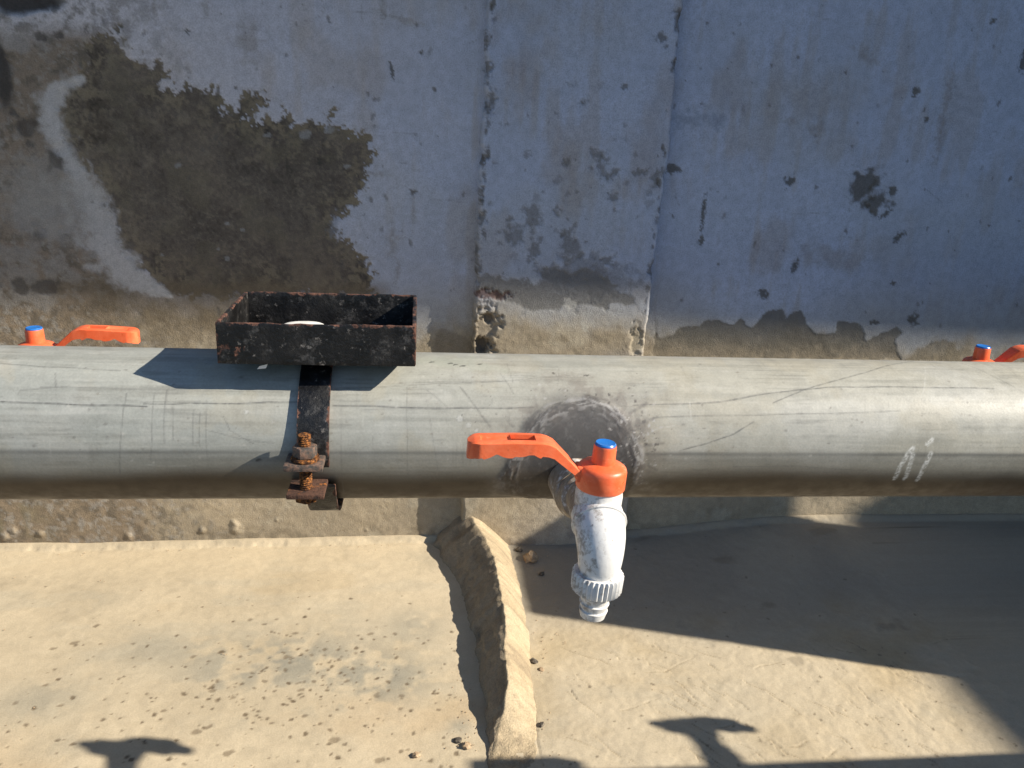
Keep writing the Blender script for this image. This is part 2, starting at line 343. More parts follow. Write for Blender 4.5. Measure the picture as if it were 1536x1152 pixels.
PIL_FLAKES = [(773,352,20,14,0),(800,325,12,20,.2),(765,328,7,5,0),(850,350,10,6,.5),(858,370,18,22,0),(900,232,14,8,-.3),(905,255,8,16,.2),(922,257,7,8,0),(850,242,6,7,0),(835,318,7,8,.4),(912,390,10,8,0),(800,380,10,12,0),(885,455,8,4,0),(762,186,5,3,0),(992,57,8,7,-.6),(1000,70,4,3,0),(936,130,6,4,0),(875,155,3,3,0),(960,258,16,5,.1),(985,268,12,10,0),(920,295,8,7,0),(875,400,40,26,0),(900,425,60,22,0),(830,412,30,14,0)]
WALL_FLAKES = [(1300,280,20,26,.6,1),(1316,300,18,18,.5,1),(1340,288,7,8,0,1),(1350,355,12,5,-.8,1),(1330,320,10,4,-.7,1),(1193,398,5,11,.2,1),(1374,138,6,7,0,1),(1390,180,4,4,0,1),(1225,195,12,16,-.5,0),(1185,182,10,5,0,0),(1300,85,24,10,.5,0),(1415,170,6,60,0,0),(1412,210,7,30,.1,0),(1186,270,8,10,.5,1),(1145,440,9,7,0,1),(1312,484,9,3,0,1),(1370,480,8,9,0,1),(1340,425,4,4,0,1),(1490,32,5,4,0,1),(1536,90,6,14,0,1),(1052,362,5,8,0,1),(1055,320,3,28,0,1),(1008,254,12,7,0,1),(1075,180,14,12,0,2),(1035,180,22,12,0,2),(1245,385,40,20,0,0),
    (588,105,3,13,-.2,1),(632,79,4,4,0,1),(620,288,6,5,0,1),(575,15,5,30,0,0),(600,28,34,6,.2,0),(620,320,4,30,0,0),(588,365,8,22,0,0),(596,408,5,18,.1,0),(281,48,4,4,0,1),(232,15,4,18,0,0),(310,10,8,12,0,0),(370,60,18,30,0,0),(500,340,7,14,.3,2),(560,260,26,4,.05,0)]
def px_r(u, v, r): a, _ = on_wall(u, v); b, _ = on_wall(u+r, v); return b-a
def paint_wall(S, pil=False):
    A, B = S.A, S.B
    n1, n2, n3, n4 = fbm(A, B, 2.6, 5, 41), fbm(A, B, 10, 5, 42), fbm(A, B, 46, 4, 43), fbm(A*4, B*0.45, 9, 5, 44)
    S.mul(1 + 0.16*n1 + 0.14*n2 + 0.10*n3 + 0.16*n4)
    S.mix(sstep(0.02, 0.22, n2*0.6 + n4*0.8)*0.42, (0.31, 0.275, 0.235))                # brownish rain streaks
    S.mix(sstep(0.10, 0.26, fbm(A*1.6, B, 7, 5, 47))*0.35, (0.27, 0.22, 0.165))
    S.mix(sstep(0.06, 0.22, fbm(A, B, 4, 5, 57))*0.30, (0.36, 0.38, 0.40))
    # bare render below the paint
    lim = (-0.165 if pil else -0.200 + 0.045*sstep(0.0, -0.3, A)) + 0.05*n2 + 0.03*n3
    S.mix(sstep(-0.06, -0.20, B + 0.12*n1 + 0.06*n2)*0.75, (0.315, 0.29, 0.235))
    bare = sstep(0.03, -0.045, B - lim)
    S.mix(bare*0.95, (0.325, 0.268, 0.186))
    S.mix(bare*sstep(-0.02, 0.16, n2 + n3)*0.5, (0.23, 0.19, 0.13))
    S.mix(bare*sstep(0.05, 0.25, fbm(A, B, 24, 4, 48))*0.5, (0.42, 0.37, 0.28))
    S.mix(sstep(-0.50, -0.60, B)*sstep(-0.35, 0.1, n2+n1)*0.8, (0.42, 0.345, 0.24))
    S.mix(sstep(-0.60, -0.67, B + 0.05*n2)*sstep(0, .2, n3+n2)*0.6, (0.2, 0.165, 0.115))
    wob = 0.030*fbm(A, B, 60, 6, 49, 0.62) + 0.024*fbm(A, B, 17, 3, 50)
    S.h += 0.0028*n1 + 0.0016*n2 + 0.0007*n3 + bare*(0.0010*n3 + 0.0007*fbm(A, B, 130, 3, 51))
    return n1, n2, n3, wob, bare
wx = spaced(-3, -0.95, 1.56, 5.0, 0.0029, 0.15)
wz = np.concatenate([np.arange(-H-0.04, 0.52, 0.0029), np.arange(0.53, 2.3, 0.12)])
PAINT = (0.40, 0.455, 0.575)
S = Sheet(wx, wz, PAINT); A, B = S.A, S.B
n1, n2, n3, wob, bare = paint_wall(S)
S.mix((1-bare)*sstep(-0.26, -0.10, B)*sstep(0.25, -0.6, A + 0.3*n1)*0.8, (0.600, 0.560, 0.548))
S.mix((1-bare)*sstep(0.45, 1.5, A + 0.3*n1)*0.35, (0.33, 0.40, 0.515))                          # the right panel is bluer
leftz = sstep(-0.30, -0.62, A + 0.10*n1)                                               # worn, soiled left end
S.mix(sstep(-0.545, -0.60, A + 0.10*n2 + 0.05*n3)*sstep(0.36, 0.30, B+0.1*n2)*0.93, (0.225, 0.175, 0.12))
S.mix(leftz*sstep(-0.02, 0.16, fbm(A, B, 60, 6, 73, 0.65))*0.65, (0.115, 0.098, 0.075)); S.mix(leftz*sstep(0.04, 0.2, fbm(A, B, 90, 5, 74, 0.65))*0.6, (0.33, 0.31, 0.275))
S.mix(sstep(-0.52, -0.60, A)*sstep(0.0, 0.25, n3+n2)*sstep(0.36, 0.30, B)*0.7, (0.30, 0.28, 0.25))
sd_ = sdf_poly(A, B, S_(PATCH, on_wall)); t = sd_ + wob
fr = fbm(A, B, 210, 5, 75, 0.6); fr2 = fbm(A, B, 75, 5, 76, 0.6)
t = t + (0.034*fr + 0.05*fr2)*np.exp(-(sd_/0.022)**2)
pm = sstep(-0.002, 0.004, t)
pc = np.empty(A.shape + (3,)); pc[:] = (0.112, 0.092, 0.069); pc *= (1 + 1.0*n2 + 0.9*n3 + 0.5*n1 + 1.1*fr)[..., None]
S.mix(pm*0.97, pc); S.h -= pm*0.0012
S.mix(pm*sstep(0.055, 0.005, sd_ + 0.03*n2)*sstep(-0.08, 0.14, fr2+0.3*fr)*0.6, (0.225, 0.185, 0.125)); S.mix(pm*sstep(0.10, 0.02, sd_ + 0.08*n2)*sstep(0.04, 0.2, fr2 + 0.4*fr)*0.4, (0.28, 0.235, 0.16)); S.mix(pm*sstep(0.16, 0.30, fr + 0.6*n3)*0.5, (0.21, 0.18, 0.135))
S.mix((1-pm)*sstep(-0.03, 0.0, sd_)*sstep(0.0, 0.2, fr2)*0.35, (0.27, 0.24, 0.20))
S.mix(pm*sstep(0.03, 0.25, fbm(A, B, 22, 5, 52))*0.45, (0.160, 0.138, 0.095))
S.mix(pm*sstep(0.02, -0.14, B)*sstep(-0.15, 0.2, n2+n3)*0.45, (0.19, 0.15, 0.10))
x_a, x_b = on_wall(110, 450)[0], on_wall(575, 450)[0]                                     # grime running on down to the pipe
S.mix(sstep(x_a-.05, x_a+.06, A + .15*n2)*sstep(x_b+.03, x_b-.05, A + .12*n2)*sstep(-0.10, -0.125, B + .03*n2)*sstep(-0.30, -0.13, B + 0.14*n2 + 0.06*n3)*0.80, (0.165, 0.128, 0.082))
for (u, v, ru) in [(268, 248, 6), (340, 336, 4), (363, 345, 4), (327, 374, 3), (243, 382, 3), (400, 203, 6), (458, 202, 10), (495, 195, 8), (520, 250, 5), (340, 388, 5)]:
    a, b = on_wall(u, v); S.blob(a, b, px_r(u, v, ru), px_r(u, v, ru)*.7, .3, (0.26, 0.26, 0.25), 0.85, 0.7, 0, .3, u)
S.blob(*on_wall(25, -5), px_r(25, 0, 60), px_r(25, 0, 26), 0, (0.035, 0.03, 0.025), 0.95, 0.4, -0.006, .3, 5)
S.blob(*on_wall(0, 108), px_r(5, 100, 24), px_r(5, 100, 52), 0.1, (0.05, 0.045, 0.04), 0.9, 0.7, -0.002, .4, 6)
for (u, v, ru, rv) in [(60, 55, 10, 8), (45, 215, 9, 7), (90, 240, 22, 26), (62, 350, 14, 10), (95, 350, 9, 9), (55, 335, 10, 8), (65, 430, 22, 14), (30, 430, 14, 16), (20, 170, 8, 8), (88, 52, 8, 7), (95, 222, 14, 10), (40, 190, 18, 20)]:
    a, b = on_wall(u, v); S.blob(a, b, px_r(u, v, ru), px_r(u, v, rv), .2, (0.075, 0.065, 0.055), 0.75, 1.0, -0.0006, .4, u)
# the white lime run
sp = np.array(S_(STREAK, on_wall)); sw = np.array([px_r(100, 200, q*0.4513*1.25) for q in STREAK_W])
md = np.full(A.shape, 9.0)
for i in range(len(sp)-1):
    p, q = sp[i], sp[i+1]; e = q-p; tt = np.clip(((A-p[0])*e[0]+(B-p[1])*e[1])/(e@e), 0, 1)
    md = np.minimum(md, np.hypot(A-p[0]-e[0]*tt, B-p[1]-e[1]*tt) / (sw[i]*(1-tt)+sw[i+1]*tt))
md = md*(1 + 0.8*n2) + 1.5*n3 + 1.0*n2 + 0.5*fbm(A, B, 100, 4, 77)
S.mix(sstep(1.55, 0.30, md + 0.7*fbm(A, B, 150, 4, 72))*0.95, (0.50, 0.485, 0.47))
a, b = on_wall(75, 300); d = np.hypot((A-a)/0.10, (B-b)/0.09)
S.mix(sstep(1.2, 0.2, d + 1.2*n2 + 0.8*n3)*0.75, (0.34, 0.325, 0.30))
# peeled edges low on the right panel
t = sdf_poly(A, B, [on_wall(*p) for p in PEELS_RIGHT]) + wob*0.5
pm = sstep(-0.001, 0.003, t); S.mix(pm*0.80, (lambda q: np.array((0.205, 0.17, 0.118))*q + np.array((0.120, 0.108, 0.085))*(1-q))(sstep(-0.185, -0.245, B+0.08*n3+0.03*n2)[..., None])); S.h -= pm*0.0012
t = sdf_poly(A, B, [on_wall(*p) for p in [(1355, 542), (1375, 525), (1400, 512), (1420, 510), (1440, 525), (1445, 545)]]) + wob*0.6
S.mix(sstep(-0.001, 0.004, t)*0.7, (0.20, 0.165, 0.11))
t = sdf_poly(A, B, [on_wall(*p) for p in [(648, 535), (650, 505), (662, 492), (690, 500), (715, 515), (715, 540)]]) + wob*0.3
S.mix(sstep(-0.002, 0.006, t)*0.6, (0.185, 0.15, 0.105))  # pilaster's cast shadow, painted brown on the wall to its left
FC = {0: (0.215, 0.18, 0.135), 1: (0.095, 0.088, 0.075), 2: (0.20, 0.235, 0.30)}
for (u, v, ru, rv, ro, kk) in WALL_FLAKES:
    a, b = on_wall(u, v); S.blob(a, b, px_r(u, v, ru), px_r(u, v, rv), -ro, FC[kk], [0.4, 0.85, 0.5][kk], 1.5, -0.001*(kk == 1), [.9, .45, .7][kk], u+v, 1.7/min(px_r(u, v, ru), px_r(u, v, rv)))
rng = random.Random(11)
for i in range(260):                                                                   # specks and nicks
    u, v = rng.uniform(0, 1536), rng.uniform(0, 520); a, b = on_wall(u, v); r = rng.uniform(0.0012, 0.0042)
    S.blob(a, b, r, r*rng.uniform(0.6, 2.4), rng.uniform(-.6, .6), (0.12, 0.11, 0.095), rng.uniform(0.3, 0.8), 0.8, -0.0005, .4, i)
for i in range(36):                                                                    # scratches
    u, v = rng.uniform(200, 1536), rng.uniform(0, 480); l = rng.uniform(8, 60); an = rng.choice([0.05, -0.1, 1.5, 1.4, 0.3, -0.5])
    pts = [on_wall(u+l*t*math.cos(an)+rng.uniform(-2, 2), v+l*t*math.sin(an)+rng.uniform(-2, 2)) for t in (0, .4, .7, 1)]
    S.stroke(pts, 0.0008, (0.17, 0.155, 0.14), rng.uniform(.25, .6), 0.002, 0.8, 0, i)
for pts in [[(455, 32), (470, 30), (482, 22), (487, 8), (483, 0)], [(525, 18), (558, 18)], [(543, 5), (543, 30)], [(360, 40), (400, 48)], [(1290, 255), (1320, 275), (1345, 290)], [(1390, 285), (1415, 305)]]:
    S.stroke([on_wall(*p) for p in pts], 0.0006, (0.13, 0.12, 0.11), 0.6, 0.002, 0.5)
for (u, v, r) in [(355, 795, 9), (352, 785, 6), (193, 804, 6), (304, 795, 5), (415, 780, 3), (550, 795, 3), (448, 812, 3), (8, 805, 8), (60, 800, 7), (20, 795, 6)]:       # crumbs of mortar stuck at the foot
    a, b = on_wall(u, v); rr = px_r(u, v, r); S.blob(a, b, rr, rr*1.1, 0, (0.38, 0.32, 0.23), 0.35, 0.7, 0.0035 if r > 4 else 0.0015, .8, u, 1.3/rr)
S.mix(sstep(0.0, 0.18, fbm(A, B, 30, 5, 71))*sstep(-0.72, -0.86, A)*sstep(-.55, -.6, B)*0.75, (0.16, 0.14, 0.085))
P = np.stack([A, W - S.h, B], -1)
wall = sheet_object('boundary_wall', S, P, M_wall, flip=True)
tag(wall, 'blue grey limewashed plaster wall, peeled and stained, standing behind the pipe', 'wall')
wall_back = pymesh('wall_core', *box(-3, 5, W+0.012, W+0.24, -H-0.04, 2.25), M_brickwork, wall, smooth=False)

# the flat pilaster
zz = np.concatenate([np.arange(-H-0.04, 0.52, 0.0029), np.arange(0.53, 2.3, 0.12)])
DP = 0.031
Lk = sorted([on_wall(u, v, W-DP)[::-1] for u, v in [(735, 0), (728, 130), (722, 265), (715, 400), (710, 530), (694, 770)]])
Rk = sorted([on_wall(u, v, W-DP)[::-1] for u, v in [(1025, 0), (1014, 130), (1000, 265), (981, 400), (966, 530)]])
xl = np.interp(zz, *zip(*Lk)); xr = np.interp(zz, *zip(*Rk))
xl += 0.006*fbm(zz, zz*0, 30, 4, 61) + 0.003*fbm(zz, zz*0, 120, 3, 62); xr += 0.007*fbm(zz, zz*0, 22, 4, 63) + 0.004*fbm(zz, zz*0, 110, 3, 64)
for lst, arr, sg in (([(733, 100, 12), (736, 150, 14), (727, 235, 8), (722, 325, 9), (715, 420, 9), (712, 500, 10)], xl, 1), ([(1020, 32, 14), (1003, 262, 8), (978, 405, 12), (1013, 100, 7)], xr, -1)):
    for (u, v, r) in lst:
        _, b = on_wall(u, v, W-DP); q = r*0.00125; arr += sg*0.35*q*np.exp(-((zz-b)/(q*0.9))**2)
inner = np.linspace(0, 1, 150); col_t = np.concatenate([[0, 0, 0], inner, [1, 1, 1]])
col_o = np.concatenate([[-0.004, -0.0015, 0.0], np.linspace(0.004, -0.004, 150), [0.0, 0.0015, 0.004]])
col_d = np.concatenate([[-0.01, DP*0.55, DP-0.004], np.full(150, DP), [DP-0.004, DP*0.55, -0.01]])
Q = Sheet(np.arange(len(col_t), dtype=float), zz, PAINT)
Q.A = xl[None]*(1-col_t[:, None]) + xr[None]*col_t[:, None] + col_o[:, None]; xcol = Q.A.copy()
Q.a = np.linspace(xl.mean(), xr.mean(), len(col_t))
n1, n2, n3, wob, bare = paint_wall(Q, True)
Q.mix(sstep(-0.1, 0.2, n1)*0.25, (0.41, 0.465, 0.58))
t = sdf_poly(Q.A, Q.B, [on_wall(*p, W-DP) for p in PIL_PEEL]) + wob*0.9; pm = sstep(-0.002, 0.006, t); Q.mix(pm*0.85, (0.17, 0.165, 0.155)); Q.h -= pm*0.001
def pblob(u, v, ru, rv, ro, c, st, rag, dh, edge, seed):
    a, b = on_wall(u, v, W-DP); ra, rb = px_r(u, v, ru), px_r(u, v, rv); A, B = Q.A-a, Q.B-b; co, si = math.cos(ro), math.sin(ro)
    d = np.hypot((A*co+B*si)/ra, (-A*si+B*co)/rb) + rag*1.9*fbm(Q.A, Q.B, 1.5/min(ra, rb, 0.022), 5, seed, 0.6); mk = 1 - sstep(1-edge, 1+edge*.4, d)
    Q.mix(mk*st, c); Q.h += mk*dh
for (u, v, ru, rv, ro) in PIL_FLAKES: pblob(u, v, ru, rv, ro, (0.165, 0.165, 0.165) if v > 180 else (0.11, 0.105, 0.095), 0.7 if ru < 30 else .5, 1.3, -0.001, .5, u)
for (u, v, ru, rv) in [(733, 100, 6, 16), (737, 150, 8, 15), (729, 60, 4, 20), (728, 235, 6, 7), (724, 327, 7, 8), (1018, 28, 10, 14), (977, 405, 6, 10), (1012, 95, 5, 8), (722, 290, 4, 14), (716, 380, 4, 20)]:
    pblob(u, v, ru, rv, 0, (0.11, 0.10, 0.085), 0.7, 1.3, -0.003, .6, u+1)
rg_ = random.Random(8)
for i in range(90):
    u, v = rg_.gauss(850, 75), rg_.gauss(330, 110)
    if 730 < u < 975 and 20 < v < 480: q = rg_.choice([2, 2, 3, 4, 6]); pblob(u, v, q*rg_.uniform(.6, 1.8), q, rg_.uniform(-1, 1), (0.17, 0.17, 0.17), rg_.uniform(.3, .8), 1.2, -.0005, .5, i)
for i in range(70):
    v = rg_.uniform(0, 520); u = (735 - v*.047) + rg_.gauss(3, 3) if rg_.random() < .6 else (1025 - v*.113) - abs(rg_.gauss(0, 5)); q = rg_.uniform(1.2, 4)
    pblob(u, v, q, q*rg_.uniform(.8, 2.6), 0, (0.10, 0.09, 0.075), rg_.uniform(.4, .85), 1.0, -.001, .5, i+200)
pblob(735, 442, 28, 8, 0, (0.12, 0.055, 0.04), 0.75, 1.2, -0.003, .4, 3)                # rust mark and broken corner
pblob(728, 495, 20, 42, 0, (0.30, 0.25, 0.185), 0.8, 1.0, -0.008, .5, 4); pblob(722, 520, 12, 14, 0, (0.06, 0.05, 0.04), 0.8, 1.1, -0.012, .5, 8); pblob(735, 478, 9, 8, 0, (0.09, 0.07, 0.055), .6, 1, -0.006, .5, 9)
pblob(955, 518, 13, 26, 0, (0.38, 0.33, 0.24), 0.6, 1.2, -0.004, .5, 5); pblob(855, 456, 12, 8, 0, (0.42, 0.41, 0.38), 0.7, 1.2, 0, .4, 6); pblob(877, 488, 5, 12, .5, (0.45, 0.43, 0.38), .5, 1.2, 0, .4, 7)
P = np.stack([xcol, W - col_d[:, None] - Q.h*(col_d[:, None] > DP-0.001), np.broadcast_to(zz[None], xcol.shape)], -1)
pilaster = sheet_object('pilaster', Q, P, M_wall, wall, flip=True)
pilaster['label'] = 'flat pilaster standing slightly proud of the wall, its edges chipped'

# ---------------------------------------------------------------- mortar kerb between the two slabs
ck = [(on_floor(u, v, -H+hh), hh) for u, v, hh in [(706, 774, .070), (742, 840, .064), (752, 900, .058), (757, 960, .052), (759, 1010, .045), (757, 1050, .034), (746, 1090, .018), (735, 1125, .003)]]
rk = [on_floor(u, v, -H+0.004) for u, v in [(752, 780), (776, 860), (792, 940), (797, 1000), (803, 1060), (806, 1152)]]
ck.sort(key=lambda q: q[0][1]); rk.sort(key=lambda q: q[1])
yy = np.arange(0.36, 1.075, 0.0032)
cx = np.interp(yy, [q[0][1] for q in ck], [q[0][0] for q in ck]); chh = np.interp(yy, [q[0][1] for q in ck], [q[1] for q in ck]); rx = np.interp(yy, [q[1] for q in rk], [q[0] for q in rk])
def smooth1(a, n=9): return np.convolve(np.pad(a, n//2, 'edge'), np.ones(n)/n, 'valid')
cx, chh, rx = smooth1(cx), smooth1(chh), smooth1(rx)
cx += 0.008*fbm(yy, yy*0, 14, 4, 81) + 0.004*fbm(yy, yy*0, 60, 3, 82); chh *= 1 + 0.16*fbm(yy, yy*0, 25, 4, 83)
prof = [(None, -0.02), (None, 0.02)] + [(None, q) for q in np.linspace(.06, .96, 22)] + [(None, 1.0)]
rt_t = np.linspace(0.03, 1, 30); K = Sheet(np.arange(len(prof)+len(rt_t)+1, dtype=float), yy, (0.42, 0.335, 0.22))
X = np.zeros(K.A.shape); Z = np.zeros(K.A.shape)
slope = np.interp(yy, [0.40, 0.60, 0.80, 1.0], [0.70, 0.80, 0.98, 1.10])
for i, (_, q) in enumerate(prof):
    X[i] = cx - slope*chh*(1-max(q, 0))**(0.8) - (0.012 if q < 0 else 0); Z[i] = np.where(q < 0, q, chh*q)
for i, t in enumerate(rt_t):
    X[len(prof)+i] = cx + (np.maximum(rx-cx, .012))*t; Z[len(prof)+i] = chh*(1 - t**1.7)*(1 - 0.25*t) + 0.002*(1-t)
X[-1] = X[-2] + 0.012; Z[-1] = -0.02
n2, n3 = fbm(X + Z, yy[None] + 0*X, 22, 5, 85), fbm(X + 0.7*Z, yy[None] + 0*X, 80, 4, 86)
facel = (np.arange(X.shape[0]) < len(prof)-1)[:, None]
n4 = fbm(X + 0.7*Z, yy[None] + 0*X, 190, 4, 87)
walk = np.abs(fbm(X + Z, yy[None]*0.6 + 0*X, 26, 3, 88))
X += np.where(facel, 0.010*n2 + 0.007*n3 + 0.0030*n4 - 0.010*walk, 0.004*n2); Z += np.where(facel, 0.003*n3, 0.007*n2 + 0.0045*n3 + 0.0012*n4)
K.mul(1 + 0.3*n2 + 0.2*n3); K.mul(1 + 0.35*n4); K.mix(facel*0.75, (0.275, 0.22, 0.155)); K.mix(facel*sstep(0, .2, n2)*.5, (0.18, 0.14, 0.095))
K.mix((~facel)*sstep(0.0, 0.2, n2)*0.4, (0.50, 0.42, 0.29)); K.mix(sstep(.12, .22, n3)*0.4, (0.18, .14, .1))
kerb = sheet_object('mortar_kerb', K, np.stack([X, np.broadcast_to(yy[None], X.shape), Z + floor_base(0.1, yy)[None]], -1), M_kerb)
tag(kerb, 'rough raised mortar kerb dividing the two cement slabs below the pipe', 'kerb')

# ---------------------------------------------------------------- the pipe
th = np.radians(np.concatenate([np.arange(-78, 118, 0.85), np.arange(118, 282, 4)]))
px = spaced(-3.0, -0.50, 0.58, 3.4, 0.00085, 0.05)
T = Sheet(px, th*R, (0.315, 0.325, 0.30)); A, B = T.A, T.B; TH = B/R
n1, n2, n3 = fbm(A*0.35, B, 22, 4, 101), fbm(A, B, 50, 5, 102), fbm(A, B, 190, 4, 103)
n4 = fbm(A*0.10, B, 160, 4, 104)
T.mul(1 + 0.24*n1 + 0.16*n2 + 0.12*n3 + 0.20*n4)
T.mix(sstep(0.0, -0.25, A)*sstep(-0.05, 0.2, fbm(A*.5, B, 26, 5, 111))*sstep(.045, .0, B)*0.45, (0.24, 0.25, 0.235))
T.mix(sstep(-0.35, 0.30, A + 0.25*n1)*0.55, (0.43, 0.405, 0.335))                      # warmer and paler towards the right
T.mix(sstep(0.03, 0.22, n2 + 0.4*n1)*0.35, (0.29, 0.28, 0.24)); T.mix(sstep(0.06, 0.2, fbm(A*.5, B, 34, 4, 109))*0.3, (0.46, 0.46, 0.43))
stk = fbm(A*0.035, B, 520, 4, 131); stk2 = fbm(A*0.05, B, 170, 4, 132)
T.mix(sstep(0.06, 0.22, stk)*sstep(-0.2, 0.15, n1 + n2)*0.38, (0.16, 0.16, 0.145)); T.mix(sstep(0.08, 0.25, stk2)*0.30, (0.20, 0.20, 0.175))
T.mix(sstep(0.08, 0.24, -stk)*0.22, (0.47, 0.46, 0.42))
vs = fbm(A, B*0.06, 420, 3, 133); T.mix(sstep(0.14, 0.26, vs)*sstep(0.0, 0.2, n1 + 0.5*n2)*0.30, (0.18, 0.175, 0.16))
T.mix(sstep(0.05, 0.2, fbm(A, B, 36, 5, 134))*0.28, (0.36, 0.325, 0.245))
T.mix(sstep(-0.2, 0.35, A)*sstep(-0.15, 0.15, n1)*0.35, (0.43, 0.40, 0.315))
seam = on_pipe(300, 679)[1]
T.mix(sstep(seam+0.004, seam-0.012, B + 0.004*n1)*0.50, (0.20, 0.185, 0.145))           # slight dirt below the seam, then the underside's shade as dark colour
T.mix(sstep(seam-0.008, seam-0.028, B + 0.012*n1)*0.95, (0.036, 0.021, 0.009))  # self-shade of the underside put into the colour
T.mix(np.exp(-((B - seam - 0.0012*fbm(A, A*0, 12, 3, 110))/0.0017)**2)*(0.62+0.5*n1), (0.085, 0.088, 0.085))
T.mix(np.exp(-((B - seam + 0.004)/0.004)**2)*0.35, (0.13, 0.13, 0.12))
def pl(*pts): return [on_pipe(*p) for p in pts]
DK = (0.10, 0.10, 0.095)
for pts, wd, st in [
    (pl((0, 603), (90, 606), (220, 610)), .00045, .8), (pl((215, 606), (330, 605), (448, 603)), .0004, .75), (pl((500, 608), (640, 612), (760, 612), (800, 611)), .00045, .75),
    (pl((0, 545), (70, 550), (180, 556)), .0004, .5), (pl((60, 580), (150, 582), (240, 585), (440, 587)), .0003, .4), (pl((500, 585), (600, 578), (760, 572)), .0003, .4),
    (pl((600, 574), (680, 573), (760, 571), (860, 563)), .0003, .35), (pl((950, 607), (1030, 606), (1080, 603), (1160, 589), (1240, 581), (1310, 580), (1490, 583)), .00045, .7),
    (pl((980, 626), (1080, 624), (1180, 622), (1350, 616)), .0004, .5), (pl((1160, 605), (1220, 580), (1300, 558), (1370, 542)), .0004, .6),
    (pl((1020, 676), (1060, 666), (1100, 652), (1130, 633)), .0004, .65), (pl((1440, 545), (1490, 565), (1536, 590)), .0003, .4), (pl((760, 545), (770, 575)), .0003, .3),
    (pl((690, 580), (735, 640)), .0005, .45), (pl((750, 560), (770, 590)), .0004, .3), (pl((640, 585), (670, 610)), .0003, .35),
    (pl((190, 590), (182, 650), (180, 710)), .0003, .55), (pl((250, 585), (247, 665)), .0003, .5), (pl((232, 590), (228, 665), (226, 690)), .0003, .4), (pl((291, 615), (289, 668)), .0003, .4), (pl((300, 620), (299, 670)), .0003, .4), (pl((260, 610), (260, 660)), .0003, .35),
    (pl((310, 645), (350, 655), (410, 665)), .0003, .35), (pl((335, 625), (345, 645), (380, 665)), .0003, .4), (pl((310, 600), (312, 690)), .0003, .4), (pl((512, 600), (516, 740)), .0003, .3), (pl((610, 580), (612, 720)), .0003, .3), (pl((640, 600), (660, 720)), .0003, .25),
    (pl((84, 580), (83, 560)), .0003, .5), (pl((27, 592), (30, 585), (60, 582), (100, 580)), .0004, .4), (pl((540, 615), (600, 612)), .0003, .3), (pl((1000, 548), (1150, 552)), .0003, .25), (pl((1100, 700), (1200, 700), (1300, 705)), .0004, .3)]:
    T.stroke([(p[0], p[1] + .0011*(vnoise(np.array([p[0]*60]), np.array([wd*9e4]), 9)[0] - .5)) for k in range(len(pts)-1) for p in [(pts[k][0]*(1-f)+pts[k+1][0]*f, pts[k][1]*(1-f)+pts[k+1][1]*f) for f in (0, .2, .4, .6, .8)]] + [pts[-1]], wd*1.15, DK, min(1, st*1.25), 0.0009, 0.5, 0, int(pts[0][0]*1000) & 255, 320)
rng = random.Random(5)
for i in range(60):                                                                    # faint scuffs all along
    u, v = rng.uniform(0, 1536), rng.uniform(550, 700); an = rng.choice([0.02, 0.05, 1.5, 1.62, 0.8, -0.6]); l = rng.uniform(10, 70)
    T.stroke(pl((u, v), (u+l*math.cos(an)*.5, v+l*math.sin(an)*.5+1), (u+l*math.cos(an), v+l*math.sin(an)*.6)), .0003, DK if rng.random() < .7 else (.62, .62, .58), rng.uniform(.12, .35), .0009, .7, 0, i, 300)
for i in range(330):
    u, v = rng.uniform(0, 1536), rng.uniform(535, 695); a, b = on_pipe(u, v); r = rng.uniform(.0004, .0011)
    T.blob(a, b, r*rng.uniform(1, 1.8), r, 0, rng.choice([(.12, .11, .10), (.2, .18, .15), (.45, .44, .40)]), rng.uniform(.2, .6), .8, 0, .6, i)
for (u, v, ru, rv) in [(690, 545, 60, 12), (660, 540, 40, 8), (735, 552, 30, 7)]: a, b = on_pipe(u, v); T.blob(a, b, ru*.00046, rv*.0009, 0, (.33, .34, .29), .6, 1.2, 0, .6, u)
for (u, v) in [(648, 543), (676, 545), (683, 547), (694, 549), (620, 546), (880, 563), (388, 690), (720, 546)]: a, b = on_pipe(u, v); T.blob(a, b, .0022, .0009, .2, (.06, .06, .055), .85, .9, 0, .4, u)
# scorched, caulked patch around the tap's stub
WP = pl((752, 715), (762, 685), (772, 662), (785, 642), (800, 622), (822, 606), (850, 598), (885, 594), (912, 601), (935, 618), (950, 640), (962, 665), (968, 690), (955, 715), (940, 745), (800, 748), (760, 742))
sd_ = sdf_poly(A, B, WP); t = sd_ + 0.008*fbm(A, B, 110, 5, 120)
pm = sstep(-0.0008, 0.002, t); rim = pm*sstep(0.0125, 0.004, t)
T.mix(sstep(-0.016, 0.0, sd_ + 0.02*n3 + 0.02*n2)*sstep(-.05, .15, n3+0.5*n2)*0.55, (.20, .185, .16))
ca, cb = on_pipe(868, 690); ang = np.arctan2(B-cb, A-ca); rad = np.hypot(A-ca, B-cb)
arc = fbm(sd_, ang*0.010, 520, 4, 122); fib = fbm(A*1.1, B*0.8, 300, 4, 124)
soft = sstep(-0.004, 0.006, sd_ + 0.020*fbm(A, B, 80, 5, 125))
T.mix(sstep(-0.030, 0.002, sd_ + 0.030*n2 + 0.022*n3)*0.40, (0.20, 0.18, 0.155)); T.mix(soft*0.85, (0.105, 0.096, 0.090)); T.mix(soft*sstep(-0.1, 0.2, n2+0.6*n3)*0.45, (0.115, 0.108, 0.104))
T.mix(soft*sstep(0.02, 0.2, fbm(A, B, 60, 4, 121))*.45, (.19, .16, .138))
rim = sstep(-0.002, 0.002, sd_)*sstep(0.019, 0.006, sd_ + 0.006*n2)
